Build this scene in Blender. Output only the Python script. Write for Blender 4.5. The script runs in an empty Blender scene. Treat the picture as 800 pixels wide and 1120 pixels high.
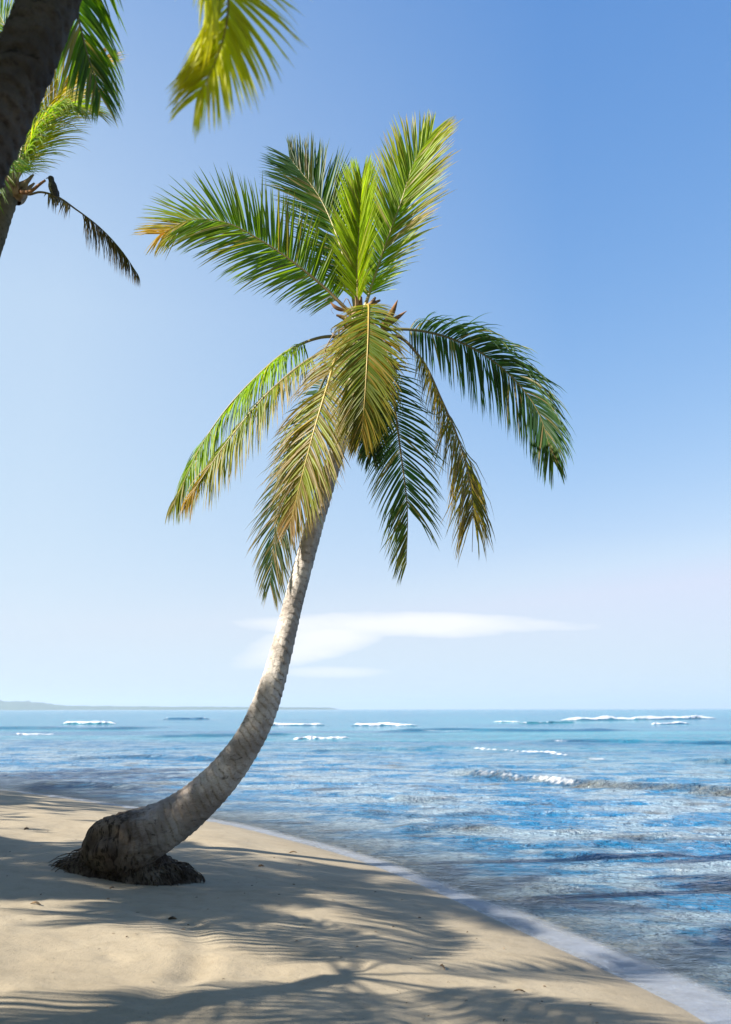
import bpy, math, random
import numpy as np
from mathutils import Vector

SC = bpy.context.scene
COL = SC.collection
R = math.radians

# ------------------------------------------------------------------ camera
CAM_H = 2.2                      # eye height above the sea
PITCH = 11.2
FPX = 1120 * 35.0 / 36.0         # focal length in photo pixels
cam_d = bpy.data.cameras.new('camera')
cam = bpy.data.objects.new('camera', cam_d)
COL.objects.link(cam)
cam.location = (0, 0, CAM_H)
cam.rotation_euler = (R(90 + PITCH), R(0.1), 0)
cam_d.sensor_fit = 'VERTICAL'
cam_d.sensor_height = 36
cam_d.sensor_width = 36
cam_d.lens = 35
cam_d.clip_start = 0.1
cam_d.clip_end = 60000
cam_d.dof.use_dof = True
cam_d.dof.focus_distance = 11.0
cam_d.dof.aperture_fstop = 2.0
SC.camera = cam

# ------------------------------------------------------------------ sky and sun
SUN_AZ = 22.0                    # degrees the sun stands on our side of the left
SUN_EL = 34.0
TO_SUN = Vector((-math.cos(R(SUN_EL)) * math.cos(R(SUN_AZ)),
                 -math.cos(R(SUN_EL)) * math.sin(R(SUN_AZ)), math.sin(R(SUN_EL))))
W = bpy.data.worlds.new('World')
SC.world = W
W.use_nodes = True
nt = W.node_tree
nt.nodes.clear()
N = nt.nodes.new
Lk = nt.links.new


def wmath(op, a, b=None, c=None, clamp=False):
    n = N('ShaderNodeMath')
    n.operation = op
    n.use_clamp = clamp
    for i, v in enumerate((a, b, c)):
        if v is None:
            continue
        if isinstance(v, (int, float)):
            n.inputs[i].default_value = v
        else:
            Lk(v, n.inputs[i])
    return n.outputs[0]


sky = N('ShaderNodeTexSky')
sky.sky_type = 'NISHITA'
sky.sun_disc = False
sky.sun_elevation = R(SUN_EL)
sky.sun_rotation = math.atan2(TO_SUN.x, TO_SUN.y)
sky.altitude = 0
sky.air_density = 1.0
sky.dust_density = 1.0
sky.ozone_density = 2.2
# a thin streak of cloud low over the sea, laid out by compass direction
tc = N('ShaderNodeTexCoord')
sep = N('ShaderNodeSeparateXYZ')
Lk(tc.outputs['Generated'], sep.inputs[0])
dy = wmath('MAXIMUM', sep.outputs[1], 0.02)
u = wmath('DIVIDE', sep.outputs[0], dy)
v = wmath('DIVIDE', sep.outputs[2], dy)
cmb = N('ShaderNodeCombineXYZ')
Lk(wmath('MULTIPLY', u, 9.0), cmb.inputs[0])
Lk(wmath('MULTIPLY', v, 42.0), cmb.inputs[1])
cn = N('ShaderNodeTexNoise')
cn.inputs['Scale'].default_value = 1.0
cn.inputs['Detail'].default_value = 5
cn.inputs['Roughness'].default_value = 0.55
Lk(cmb.outputs[0], cn.inputs['Vector'])
nz = wmath('SUBTRACT', cn.outputs[0], 0.5)


def puff(cu, cv, ru, rv, tilt=0.0):
    a = wmath('DIVIDE', wmath('SUBTRACT', u, cu), ru)
    vv = wmath('SUBTRACT', v, wmath('MULTIPLY_ADD', wmath('SUBTRACT', u, cu), tilt, cv))
    b = wmath('DIVIDE', vv, rv)
    d = wmath('ADD', wmath('MULTIPLY', a, a), wmath('MULTIPLY', b, b))
    d = wmath('ADD', d, wmath('MULTIPLY', nz, 1.8))
    return wmath('SUBTRACT', 1.0, d, clamp=True)


m1 = puff(0.040, 0.0830, 0.178, 0.0130, -0.01)
m2 = puff(-0.050, 0.066, 0.085, 0.020, 0.20)
m3 = puff(-0.03, 0.036, 0.06, 0.006)
msk = wmath('MAXIMUM', m1, m2)
msk = wmath('MAXIMUM', msk, wmath('MULTIPLY', m3, 0.5))
msk = wmath('POWER', msk, 0.7)
msk = wmath('MULTIPLY', msk, 1.0, clamp=True)
# tone of the clear sky, and the paler, hazier air on the sun's side and low over the sea
sc_ = N('ShaderNodeSeparateColor')
Lk(sky.outputs[0], sc_.inputs[0])
cc_ = N('ShaderNodeCombineColor')
for ch, (kk, gg, top) in enumerate(((0.0745, 1.23, 3.4), (0.1107, 0.79, 4.4), (0.2213, 0.41, 5.8))):
    Lk(wmath('MULTIPLY', wmath('POWER', wmath('MINIMUM', sc_.outputs[ch], top), gg), kk / 0.15), cc_.inputs[ch])
hx_ = wmath('DIVIDE', sep.outputs[0], wmath('SQRT', wmath('ADD', wmath('MULTIPLY', sep.outputs[0], sep.outputs[0]),
                                                        wmath('MULTIPLY_ADD', sep.outputs[1], sep.outputs[1], 1e-4))))
mk = wmath('MULTIPLY_ADD', hx_, -1.2, 0.25, clamp=True)
mk = wmath('MINIMUM', mk, 0.62)
mk = wmath('MULTIPLY', mk, wmath('MULTIPLY', wmath('SUBTRACT', 0.76, sep.outputs[2]), 2.6, clamp=True))
low_ = wmath('SUBTRACT', 1.0, wmath('DIVIDE', wmath('ABSOLUTE', sep.outputs[2]), 0.17), clamp=True)
mk = wmath('MAXIMUM', mk, low_)
hs = N('ShaderNodeMixRGB')
Lk(mk, hs.inputs[0])
Lk(cc_.outputs[0], hs.inputs[1])
hs.inputs[2].default_value = (0.328 / .15, 0.395 / .15, 0.448 / .15, 1)
mixc = N('ShaderNodeMixRGB')
Lk(msk, mixc.inputs[0])
Lk(hs.outputs[0], mixc.inputs[1])
mixc.inputs[2].default_value = (0.480 / .15, 0.482 / .15, 0.484 / .15, 1)
bg = N('ShaderNodeBackground')
bg.inputs['Strength'].default_value = 0.1155
Lk(mixc.outputs[0], bg.inputs['Color'])
wo = N('ShaderNodeOutputWorld')
Lk(bg.outputs[0], wo.inputs['Surface'])

sun_d = bpy.data.lights.new('sun', 'SUN')
sun_d.energy = 5.0
sun_d.angle = R(0.5)
sun_d.color = (1.0, 0.93, 0.82)
sun = bpy.data.objects.new('sun', sun_d)
COL.objects.link(sun)
sun.location = TO_SUN * 50
sun.rotation_euler = TO_SUN.to_track_quat('Z', 'Y').to_euler()

SC.view_settings.view_transform = 'Standard'
SC.view_settings.look = 'None'
SC.view_settings.gamma = 1
SC.view_settings.exposure = 1.48
SC.cycles.max_bounces = 8
SC.cycles.transparent_max_bounces = 8
SC.cycles.volume_bounces = 1
SC.cycles.caustics_reflective = False
SC.cycles.caustics_refractive = False


# ------------------------------------------------------------------ helpers
def at(px, py, dep):
    """A measured point of the photograph at a given distance in front of us, in metres."""
    cx = (px - 400) / FPX * dep
    cy = (560 - py) / FPX * dep
    c, s = math.cos(R(PITCH)), math.sin(R(PITCH))
    return np.array((cx, dep * c - cy * s, CAM_H + cy * c + dep * s))


def at_level(px, py, z):
    a = at(px, py, 1.0) - np.array((0, 0, CAM_H))
    k = (z - CAM_H) / a[2]
    return np.array((a[0] * k, a[1] * k, z))


def tag(o, label=None, cat=None, group=None, kind=None):
    if label:
        o['label'] = label
    if cat:
        o['category'] = cat
    if group:
        o['group'] = group
    if kind:
        o['kind'] = kind
    return o


def empty(name, loc, rz=0.0):
    o = bpy.data.objects.new(name, None)
    o.empty_display_size = 0.3
    COL.objects.link(o)
    o.location = loc
    o.rotation_euler = (0, 0, rz)
    return o


def build(name, verts, faces, mat, parent=None, origin=(0, 0, 0), smooth=True, attrs=None, cols=None):
    """One mesh object; verts in world metres, stored relative to origin."""
    me = bpy.data.meshes.new(name)
    vv = np.asarray(verts, dtype=np.float64) - np.asarray(origin)
    if isinstance(faces, np.ndarray):
        n, k = faces.shape
        me.vertices.add(len(vv))
        me.vertices.foreach_set('co', vv.astype(np.float32).ravel())
        me.loops.add(n * k)
        me.loops.foreach_set('vertex_index', faces.astype(np.int32).ravel())
        me.polygons.add(n)
        me.polygons.foreach_set('loop_start', np.arange(0, n * k, k, dtype=np.int32))
        me.update(calc_edges=True)
        me.validate()
    else:
        me.from_pydata([tuple(p) for p in vv], [], faces)
        me.update()
    if smooth:
        me.polygons.foreach_set('use_smooth', np.ones(len(me.polygons), dtype=bool))
    for k, a in (attrs or {}).items():
        at_ = me.attributes.new(k, 'FLOAT', 'POINT')
        at_.data.foreach_set('value', np.asarray(a, dtype=np.float32))
    if cols is not None:
        ca = me.attributes.new('tint', 'FLOAT_COLOR', 'POINT')
        c4 = np.ones((len(vv), 4), dtype=np.float32)
        c4[:, :3] = cols
        ca.data.foreach_set('color', c4.ravel())
    for m in (mat if isinstance(mat, (list, tuple)) else [mat]):
        me.materials.append(m)
    o = bpy.data.objects.new(name, me)
    COL.objects.link(o)
    if parent is not None:
        o.parent = parent
    return o


def hash2(ix, iy, seed):
    h = (ix.astype(np.int64) * 374761393 + iy.astype(np.int64) * 668265263 + seed * 1442695041) & 0x7fffffff
    h = ((h ^ (h >> 13)) * 1274126177) & 0x7fffffff
    h = (h ^ (h >> 16)) & 0xffff
    return h / 65535.0


def vnoise(x, y, seed=0):
    x = np.asarray(x, dtype=np.float64)
    y = np.asarray(y, dtype=np.float64)
    ix, iy = np.floor(x), np.floor(y)
    fx, fy = x - ix, y - iy
    fx = fx * fx * fx * (fx * (fx * 6 - 15) + 10)
    fy = fy * fy * fy * (fy * (fy * 6 - 15) + 10)
    a, b = hash2(ix, iy, seed), hash2(ix + 1, iy, seed)
    c, d = hash2(ix, iy + 1, seed), hash2(ix + 1, iy + 1, seed)
    return (a + (b - a) * fx) * (1 - fy) + (c + (d - c) * fx) * fy - 0.5


def fbm(x, y, seed=0, octv=4, gain=0.5):
    t, amp, f = 0, 1.0, 1.0
    for k in range(octv):
        t = t + amp * vnoise(x * f, y * f, seed + 17 * k)
        amp *= gain
        f *= 2.03
    return t


def catmull(P, n):
    """Smooth curve through the rows of P (any number of columns), n points."""
    P = np.asarray(P, dtype=np.float64)
    seg = np.linalg.norm(np.diff(P[:, :3], axis=0), axis=1)
    T = np.concatenate([[0], np.cumsum(seg)])
    out = []
    m = np.gradient(P, T, axis=0) if len(P) > 2 else np.repeat((P[1:] - P[:1]) / T[-1], 2, axis=0)
    ts = np.linspace(0, T[-1], n)
    for t in ts:
        i = min(np.searchsorted(T, t, side='right') - 1, len(P) - 2)
        h = T[i + 1] - T[i]
        s = (t - T[i]) / h
        out.append((2 * s**3 - 3 * s**2 + 1) * P[i] + (s**3 - 2 * s**2 + s) * h * m[i]
                   + (-2 * s**3 + 3 * s**2) * P[i + 1] + (s**3 - s**2) * h * m[i + 1])
    return np.array(out)


def unit(a):
    return a / np.maximum(np.linalg.norm(a, axis=-1, keepdims=True), 1e-9)


def grid_faces(nr, nc, wrap=False):
    i = np.arange(nr - 1)[:, None]
    j = np.arange(nc if wrap else nc - 1)[None, :]
    j2 = (j + 1) % nc
    return np.stack([i * nc + j, i * nc + j2, (i + 1) * nc + j2, (i + 1) * nc + j], axis=-1).reshape(-1, 4)


def tube(P, rad, seg, squash=1.0):
    """Swept tube: rows of points P, radius per row -> verts, faces."""
    P = np.asarray(P)
    T = unit(np.gradient(P, axis=0))
    ref = np.array((0.0, 1.0, 0.0))
    if abs(T[:, 1]).max() > 0.92:
        ref = np.array((1.0, 0.05, 0.0))
    A = unit(np.cross(T, ref))
    B = np.cross(A, T)
    th = np.linspace(0, 2 * math.pi, seg, endpoint=False)
    rad = np.asarray(rad)
    if rad.ndim == 1:
        rad = rad[:, None] * np.ones(seg)[None, :]
    V = P[:, None, :] + rad[:, :, None] * (np.cos(th)[None, :, None] * A[:, None, :] +
                                          squash * np.sin(th)[None, :, None] * B[:, None, :])
    return V.reshape(-1, 3), grid_faces(len(P), seg, True)


# ------------------------------------------------------------------ materials
def new_mat(name):
    m = bpy.data.materials.new(name)
    m.use_nodes = True
    m.node_tree.nodes.clear()
    return m


class G:
    """Small node-graph writer."""

    def __init__(self, m):
        self.t = m.node_tree

    def n(self, kind, **kw):
        x = self.t.nodes.new(kind)
        for k, val in kw.items():
            setattr(x, k, val)
        return x

    def put(self, node, sock, val):
        s = node.inputs[sock]
        if hasattr(val, 'is_linked') or isinstance(val, bpy.types.NodeSocket):
            self.t.links.new(val, s)
        else:
            s.default_value = val

    def math(self, op, a, b=0.0, clamp=False):
        x = self.n('ShaderNodeMath', operation=op, use_clamp=clamp)
        self.put(x, 0, a)
        self.put(x, 1, b)
        return x.outputs[0]

    def mix(self, f, a, b, blend='MIX'):
        x = self.n('ShaderNodeMixRGB', blend_type=blend)
        self.put(x, 0, f)
        self.put(x, 1, a if not isinstance(a, tuple) else (*a, 1))
        self.put(x, 2, b if not isinstance(b, tuple) else (*b, 1))
        return x.outputs[0]

    def noise(self, vec, scale, detail=3, rough=0.5, dist=0.0):
        x = self.n('ShaderNodeTexNoise')
        if vec is not None:
            self.put(x, 'Vector', vec)
        x.inputs['Scale'].default_value = scale
        x.inputs['Detail'].default_value = detail
        x.inputs['Roughness'].default_value = rough
        x.inputs['Distortion'].default_value = dist
        return x.outputs[0]

    def ramp(self, f, lo, hi):
        x = self.n('ShaderNodeMapRange', interpolation_type='SMOOTHSTEP')
        self.put(x, 0, f)
        x.inputs[1].default_value = lo
        x.inputs[2].default_value = hi
        return x.outputs[0]

    def attr(self, name, color=False):
        x = self.n('ShaderNodeAttribute', attribute_name=name)
        return x.outputs['Color' if color else 'Fac']

    def pos(self, sx=1.0, sy=1.0, sz=1.0, rot=0.0, obj=False):
        tcn = self.n('ShaderNodeTexCoord')
        geo = self.n('ShaderNodeNewGeometry')
        mp = self.n('ShaderNodeMapping')
        self.t.links.new(tcn.outputs['Object'] if obj else geo.outputs['Position'], mp.inputs[0])
        mp.inputs['Scale'].default_value = (sx, sy, sz)
        mp.inputs['Rotation'].default_value = (0, 0, rot)
        return mp.outputs[0]

    def bump(self, h, strength, dist, normal=None):
        x = self.n('ShaderNodeBump')
        self.put(x, 'Height', h)
        x.inputs['Strength'].default_value = strength
        x.inputs['Distance'].default_value = dist
        if normal is not None:
            self.put(x, 'Normal', normal)
        return x.outputs[0]

    def pbsdf(self, color, rough, normal=None, spec=0.5, ior=1.5):
        x = self.n('ShaderNodeBsdfPrincipled')
        self.put(x, 'Base Color', color if not isinstance(color, tuple) else (*color, 1))
        self.put(x, 'Roughness', rough)
        self.put(x, 'Specular IOR Level', spec)
        x.inputs['IOR'].default_value = ior
        if normal is not None:
            self.put(x, 'Normal', normal)
        return x.outputs[0]

    def out(self, s, vol=None):
        x = self.n('ShaderNodeOutputMaterial')
        if s is not None:
            self.t.links.new(s, x.inputs['Surface'])
        if vol is not None:
            self.t.links.new(vol, x.inputs['Volume'])


def mat_leaf():
    m = new_mat('palm_leaf')
    g = G(m)
    c = g.attr('tint', True)
    nv = g.noise(g.pos(obj=True), 9.0, 3)
    c2 = g.mix(g.ramp(nv, 0.35, 0.75), c, g.mix(0.22, c, (0.10, 0.10, 0.02)), 'MIX')
    p = g.pbsdf(c2, 0.46, spec=0.35)
    tr = g.n('ShaderNodeBsdfTranslucent')
    g.put(tr, 'Color', g.mix(1.0, c2, (2.3, 2.2, 0.5), 'MULTIPLY'))
    ms = g.n('ShaderNodeMixShader')
    ms.inputs[0].default_value = 0.46
    g.t.links.new(p, ms.inputs[1])
    g.t.links.new(tr.outputs[0], ms.inputs[2])
    g.out(ms.outputs[0])
    return m


def mat_rib():
    m = new_mat('palm_midrib')
    g = G(m)
    c = g.attr('tint', True)
    c2 = g.mix(g.math('MULTIPLY', g.noise(g.pos(obj=True), 14.0, 3), 0.7), c, (0.16, 0.10, 0.04))
    g.out(g.pbsdf(c2, 0.45))
    return m


def mat_bark(name, light, mid, dark, brown, base_z):
    m = new_mat(name)
    g = G(m)
    pos = g.pos(obj=True)
    ring = g.attr('ring')
    bign = g.noise(pos, 3.2, 5, 0.6)
    fine = g.noise(pos, 38.0, 4, 0.65)
    spots = g.noise(g.pos(0.7, 0.7, 1.5, obj=True), 9.0, 6, 0.72, 0.4)
    c = g.mix(g.ramp(bign, 0.35, 0.68), mid, light)
    c = g.mix(g.math('MULTIPLY', g.ramp(fine, 0.45, 0.75), 0.55), c, mid)
    low = g.attr('low')
    c = g.mix(g.math('MULTIPLY', low, 0.75), c, brown)
    # dark lichen and old wounds, more of them lower down
    sp = g.math('ADD', spots, g.math('MULTIPLY', low, 0.055))
    c = g.mix(g.math('MULTIPLY', g.ramp(sp, 0.60, 0.68), 0.75), c, dark)
    # leaf scars
    sc = g.math('MULTIPLY', ring, g.ramp(fine, 0.30, 0.62))
    c = g.mix(g.math('MULTIPLY', sc, 0.85), c, dark)
    rt = g.noise(g.pos(14, 14, 3.0, obj=True), 1.6, 5, 0.65)
    rc = g.mix(g.ramp(bign, 0.35, 0.7), (0.075, 0.054, 0.040), (0.20, 0.155, 0.115))
    rc = g.mix(g.ramp(rt, 0.47, 0.62), rc, (0.030, 0.021, 0.015))
    ry = g.ramp(g.math('ADD', g.attr('rooty'), g.math('MULTIPLY', g.math('SUBTRACT', spots, 0.5), 0.9)), 0.25, 0.7)
    c = g.mix(ry, c, rc)
    h = g.math('ADD', g.math('MULTIPLY', fine, 0.6), g.math('MULTIPLY', spots, 0.8))
    h = g.math('ADD', h, g.math('MULTIPLY', g.math('MULTIPLY', rt, ry), 2.0))
    b = g.bump(h, 0.8, 0.025)
    g.out(g.pbsdf(c, 0.92, b, 0.15))
    return m


def mat_root():
    m = new_mat('root_mass')
    g = G(m)
    pos = g.pos(obj=True)
    st = g.noise(g.pos(18, 18, 3.0, obj=True), 1.6, 5, 0.65)
    nb = g.noise(pos, 4.0, 5, 0.6)
    c = g.mix(g.ramp(nb, 0.35, 0.7), (0.070, 0.050, 0.036), (0.23, 0.175, 0.125))
    c = g.mix(g.ramp(st, 0.45, 0.62), c, (0.030, 0.020, 0.014))
    g.out(g.pbsdf(c, 0.95, g.bump(st, 0.9, 0.05), 0.1))
    return m


def mat_plain(name, ca, cb, scale, rough=0.8):
    m = new_mat(name)
    g = G(m)
    c = g.mix(g.ramp(g.noise(g.pos(obj=True), scale, 4), 0.35, 0.65), ca, cb)
    g.out(g.pbsdf(c, rough, spec=0.3))
    return m


def mat_sand():
    m = new_mat('beach_sand')
    g = G(m)
    pos = g.pos()
    n1 = g.noise(pos, 0.7, 5, 0.6)
    n2 = g.noise(pos, 5.0, 5, 0.65)
    n3 = g.noise(pos, 120.0, 3, 0.7)
    grit = g.noise(pos, 55.0, 2, 0.5)
    c = g.mix(g.ramp(n1, 0.3, 0.7), (0.285, 0.234, 0.160), (0.326, 0.274, 0.194))
    c = g.mix(g.math('MULTIPLY', g.ramp(n2, 0.45, 0.7), 0.40), c, (0.205, 0.165, 0.105))
    c = g.mix(g.math('MULTIPLY', g.ramp(n3, 0.4, 0.7), 0.4), c, (0.30, 0.26, 0.185))
    c = g.mix(g.math('MULTIPLY', g.ramp(grit, 0.66, 0.72), 0.6), c, (0.08, 0.062, 0.042))
    wet = g.attr('wet')
    c = g.mix(g.math('MULTIPLY', wet, 0.40), c, (0.13, 0.105, 0.070))
    reef = g.attr('reef')
    c = g.mix(reef, c, (0.06, 0.050, 0.036))
    h = g.math('ADD', g.math('MULTIPLY', n2, 1.0), g.math('MULTIPLY', n3, 0.25))
    b = g.bump(h, 0.55, 0.025)
    rough = g.math('SUBTRACT', 0.95, g.math('MULTIPLY', wet, 0.45))
    g.out(g.pbsdf(c, rough, b, 0.25))
    return m


def mat_water():
    m = new_mat('sea_water')
    g = G(m)
    far = g.attr('far')          # 0 close to the beach, 1 out at sea
    opac = g.attr('opac')
    foam = g.attr('foam')
    pa = g.noise(g.pos(0.34, 0.62, 1), 1.0, 6, 0.62, 0.5)
    pb = g.noise(g.pos(0.020, 0.085, 1), 1.0, 5, 0.6)
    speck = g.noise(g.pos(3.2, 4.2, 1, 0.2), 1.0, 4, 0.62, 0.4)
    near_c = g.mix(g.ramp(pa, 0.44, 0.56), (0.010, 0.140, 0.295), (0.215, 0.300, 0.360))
    near_c = g.mix(g.math('MULTIPLY', g.ramp(speck, 0.50, 0.70), 0.34), near_c, (0.44, 0.46, 0.47))  # pale flecks: sand below and caustic highlights, put into the water colour
    brn = g.noise(g.pos(0.55, 1.1, 1), 1.0, 4, 0.6)
    near_c = g.mix(g.math('MULTIPLY', g.ramp(brn, 0.555, 0.68), 0.75), near_c, (0.085, 0.070, 0.050))
    far_c = g.mix(g.ramp(pb, 0.35, 0.65), (0.008, 0.100, 0.215), (0.030, 0.235, 0.310))
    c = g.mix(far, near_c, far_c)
    c = g.mix(g.attr('turbid'), c, (0.055, 0.047, 0.033))
    c = g.mix(g.attr('face'), c, (0.008, 0.070, 0.150))  # shaded look of steep swell fronts, put into the water colour
    # ripples
    w1 = g.noise(g.pos(3.4, 4.6, 1, 0.10), 1.0, 4, 0.62, 0.5)
    w2 = g.noise(g.pos(0.6, 1.3, 1, -0.06), 1.0, 5, 0.62, 0.3)
    w3 = g.noise(g.pos(11.0, 12.0, 1, 0.3), 1.0, 3, 0.6)
    b = g.bump(w2, 0.75, 0.55)
    b = g.bump(w1, 0.90, 0.26, b)
    b = g.bump(w3, 0.60, 0.06, b)
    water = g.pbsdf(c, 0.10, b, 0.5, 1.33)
    clear = g.n('ShaderNodeBsdfTransparent')
    clear.inputs[0].default_value = (0.90, 0.96, 0.98, 1)
    gl = g.n('ShaderNodeBsdfGlossy')
    gl.inputs['Roughness'].default_value = 0.06
    g.put(gl, 'Normal', b)
    fr = g.n('ShaderNodeFresnel')
    fr.inputs['IOR'].default_value = 1.33
    g.put(fr, 'Normal', b)
    shal = g.n('ShaderNodeMixShader')
    g.t.links.new(fr.outputs[0], shal.inputs[0])
    g.t.links.new(clear.outputs[0], shal.inputs[1])
    g.t.links.new(gl.outputs[0], shal.inputs[2])
    m1 = g.n('ShaderNodeMixShader')
    g.put(m1, 0, opac)
    g.t.links.new(shal.outputs[0], m1.inputs[1])
    g.t.links.new(water, m1.inputs[2])
    fo = g.pbsdf(g.mix(g.attr('film'), (0.60, 0.61, 0.62), (0.225, 0.250, 0.300)), 0.5, None, 0.4)
    fn = g.noise(g.pos(1.6, 2.6, 2), 2.2, 5, 0.7)
    ff = g.math('ADD', g.math('MULTIPLY', g.math('SUBTRACT', fn, 0.5), 1.1), g.math('MULTIPLY', foam, 1.5))
    ff = g.math('MULTIPLY', g.ramp(ff, 0.25, 1.0), g.ramp(foam, 0.0, 0.15))
    film = g.math('MULTIPLY', g.attr('film'), g.math('ADD', 0.46, g.math('MULTIPLY', fn, 0.45)), True)
    ff = g.math('MAXIMUM', ff, film)
    m2 = g.n('ShaderNodeMixShader')
    g.put(m2, 0, ff)
    g.t.links.new(m1.outputs[0], m2.inputs[1])
    g.t.links.new(fo, m2.inputs[2])
    g.out(m2.outputs[0])
    return m


LEAF, RIB = mat_leaf(), mat_rib()
BARK = mat_bark('palm_bark', (0.54, 0.50, 0.45), (0.28, 0.245, 0.215), (0.045, 0.037, 0.032), (0.125, 0.092, 0.070), 0)
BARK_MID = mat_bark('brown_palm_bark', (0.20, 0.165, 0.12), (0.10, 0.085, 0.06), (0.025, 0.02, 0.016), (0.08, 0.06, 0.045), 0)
BARK_SHADED = mat_bark('shaded_palm_bark', (0.100, 0.084, 0.074), (0.045, 0.037, 0.033), (0.008, 0.007, 0.007), (0.05, 0.04, 0.03), 0)  # darker copy of the bark: the near trunk's shade put into its colour
ROOT = mat_root()
FIBRE = mat_plain('palm_fibre', (0.15, 0.09, 0.045), (0.30, 0.21, 0.125), 12)
SPATHE = mat_plain('dry_spathe', (0.13, 0.055, 0.02), (0.26, 0.13, 0.05), 10)
SAND, WATER = mat_sand(), mat_water()

# ------------------------------------------------------------------ beach and sea
SHORE = np.array([(9.5, -60), (6.5, -20), (4.6, -4)] +
                 [tuple(at_level(*p, 0.0)[:2]) for p in
                  ((860, 1175), (770, 1112), (690, 1072), (610, 1035), (530, 998), (455, 964), (390, 939),
                   (320, 919), (250, 902), (170, 888), (90, 876), (0, 864))] +
                 [(-22, 36), (-45, 52), (-120, 90), (-400, 190), (-3000, 500), (-20000, 900)])
SHORE_F = catmull(np.c_[SHORE[3:16], np.zeros(13)], 60)[:, :2]
SHORE = np.vstack([SHORE[:3], SHORE_F, SHORE[16:]])


def shore_dist(x, y):
    """Signed distance to the waterline: positive on land."""
    x = np.asarray(x, dtype=np.float64).ravel()
    y = np.asarray(y, dtype=np.float64).ravel()
    best = np.full(x.shape, 1e18)
    sgn = np.zeros(x.shape)
    for a, b in zip(SHORE[:-1], SHORE[1:]):
        e = b - a
        L2 = e @ e
        t = np.clip(((x - a[0]) * e[0] + (y - a[1]) * e[1]) / L2, 0, 1)
        dx, dy_ = x - a[0] - t * e[0], y - a[1] - t * e[1]
        d2 = dx * dx + dy_ * dy_
        cr = e[0] * dy_ - e[1] * dx
        k = d2 < best
        best = np.where(k, d2, best)
        sgn = np.where(k, np.sign(cr), sgn)
    return np.sqrt(best) * np.where(sgn >= 0, 1, -1)


def sand_z(x, y, d=None, detail=True):
    x = np.asarray(x, dtype=np.float64).ravel()
    y = np.asarray(y, dtype=np.float64).ravel()
    if d is None:
        d = shore_dist(x, y)
    land = 0.78 * (1 - np.exp(-0.20 * np.maximum(d, 0)))
    sea = -0.9 * (1 - np.exp(np.minimum(d, 0) * 0.055)) - 0.02 * np.minimum(np.maximum(-d, 0), 150)
    z = np.where(d > 0, land, sea)
    if detail:
        k = np.clip((d - 0.25) / 1.6, 0, 1)
        z = z + k * (0.09 * fbm(x * 0.45, y * 0.45, 3, 2) + 0.030 * fbm(x * 1.3, y * 1.3, 5, 3) +
                     0.010 * np.minimum(fbm(x * 4.6, y * 4.6, 9, 2), 0.05))
        rq = np.random.RandomState(8)
        for _ in range(90):
            qx, qy, qa = rq.uniform(-5, 2.2), rq.uniform(5.5, 14.5), rq.uniform(0, 3.14)
            ex, ey = (x - qx), (y - qy)
            u_ = ex * math.cos(qa) + ey * math.sin(qa)
            v_ = -ex * math.sin(qa) + ey * math.cos(qa)
            rr_ = np.sqrt((u_ / .15) ** 2 + (v_ / .07) ** 2)
            z = z - k * rq.uniform(.006, .016) * (np.exp(-rr_ ** 2) - .45 * np.exp(-((rr_ - 1.5) / .5) ** 2))
        # a worn curved track across the foreground
        c = np.array([at_level(*p, 0.45)[:2] for p in ((150, 985), (205, 1000), (222, 1025), (212, 1052), (160, 1085))])
        dd = np.full(x.shape, 1e9)
        for a, b in zip(c[:-1], c[1:]):
            e = b - a
            t = np.clip(((x - a[0]) * e[0] + (y - a[1]) * e[1]) / (e @ e), 0, 1)
            dd = np.minimum(dd, np.hypot(x - a[0] - t * e[0], y - a[1] - t * e[1]))
        z = z - 0.022 * np.exp(-(dd / 0.10) ** 2) + 0.010 * np.exp(-((dd - 0.22) / 0.10) ** 2)
    return z


def axis(lo, f0, f1, hi, step, grow):
    a = list(np.arange(f0, f1, step))
    s, p = step, f1
    while p < hi:
        a.append(p)
        s *= grow
        p += s
    a.append(hi)
    s, p = step, f0
    while p > lo:
        s *= grow
        p -= s
        a.append(max(p, lo))
    return np.unique(np.array(a))


gx = axis(-16000, -7.5, 5.5, 16000, 0.065, 1.16)
gy = axis(-60, 5.2, 15.5, 16000, 0.06, 1.10)
GX, GY = np.meshgrid(gx, gy)
fx_, fy_ = GX.ravel(), GY.ravel()
dS = shore_dist(fx_, fy_)
zS = sand_z(fx_, fy_, dS)
reef = np.clip((fbm(fx_ * 0.5, fy_ * 0.9, 21, 4) - 0.08) * 6, 0, 1) * np.clip((-dS - 1.2) / 2.0, 0, 1)
wet = np.exp(-np.maximum(dS - 0.05, 0) / 0.30)
beach = build('beach', np.c_[fx_, fy_, zS], grid_faces(len(gy), len(gx)), SAND,
              attrs={'wet': wet, 'reef': reef * 0.55})
tag(beach, kind='structure')

# sea: one sheet from the waterline to the horizon, finest close to the beach
NR, NC = 1010, 560
rr = np.concatenate([np.geomspace(5.0, 90.0, 560), np.geomspace(90.5, 330.0, 300), np.geomspace(333.0, 16000.0, NR - 860)])
aa = np.linspace(R(-86), R(86), NC)
RR, AA = np.meshgrid(rr, aa, indexing='ij')
wx, wy = (RR * np.sin(AA)).ravel(), (RR * np.cos(AA) - 2.0).ravel()
dW = shore_dist(wx, wy)
off = np.maximum(-dW, 0)
landside = dW > 0.05
grow_ = np.clip((off - 0.5) / 6.0, 0, 1)
calm = np.clip(1 - (RR.ravel() - 60) / 60, 0, 1)
h = (0.075 * fbm(wx * 0.22, wy * 0.75, 31, 3) + 0.055 * fbm(wx * 0.7 + 0.2 * wy, wy * 1.9, 33, 3)
     + 0.045 * fbm(wx * 1.5, wy * 2.6, 35, 3) * np.clip(1 - (RR.ravel() - 22) / 16, 0, 1))
zW = 0.012 + grow_ * calm * h * 1.1
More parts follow.
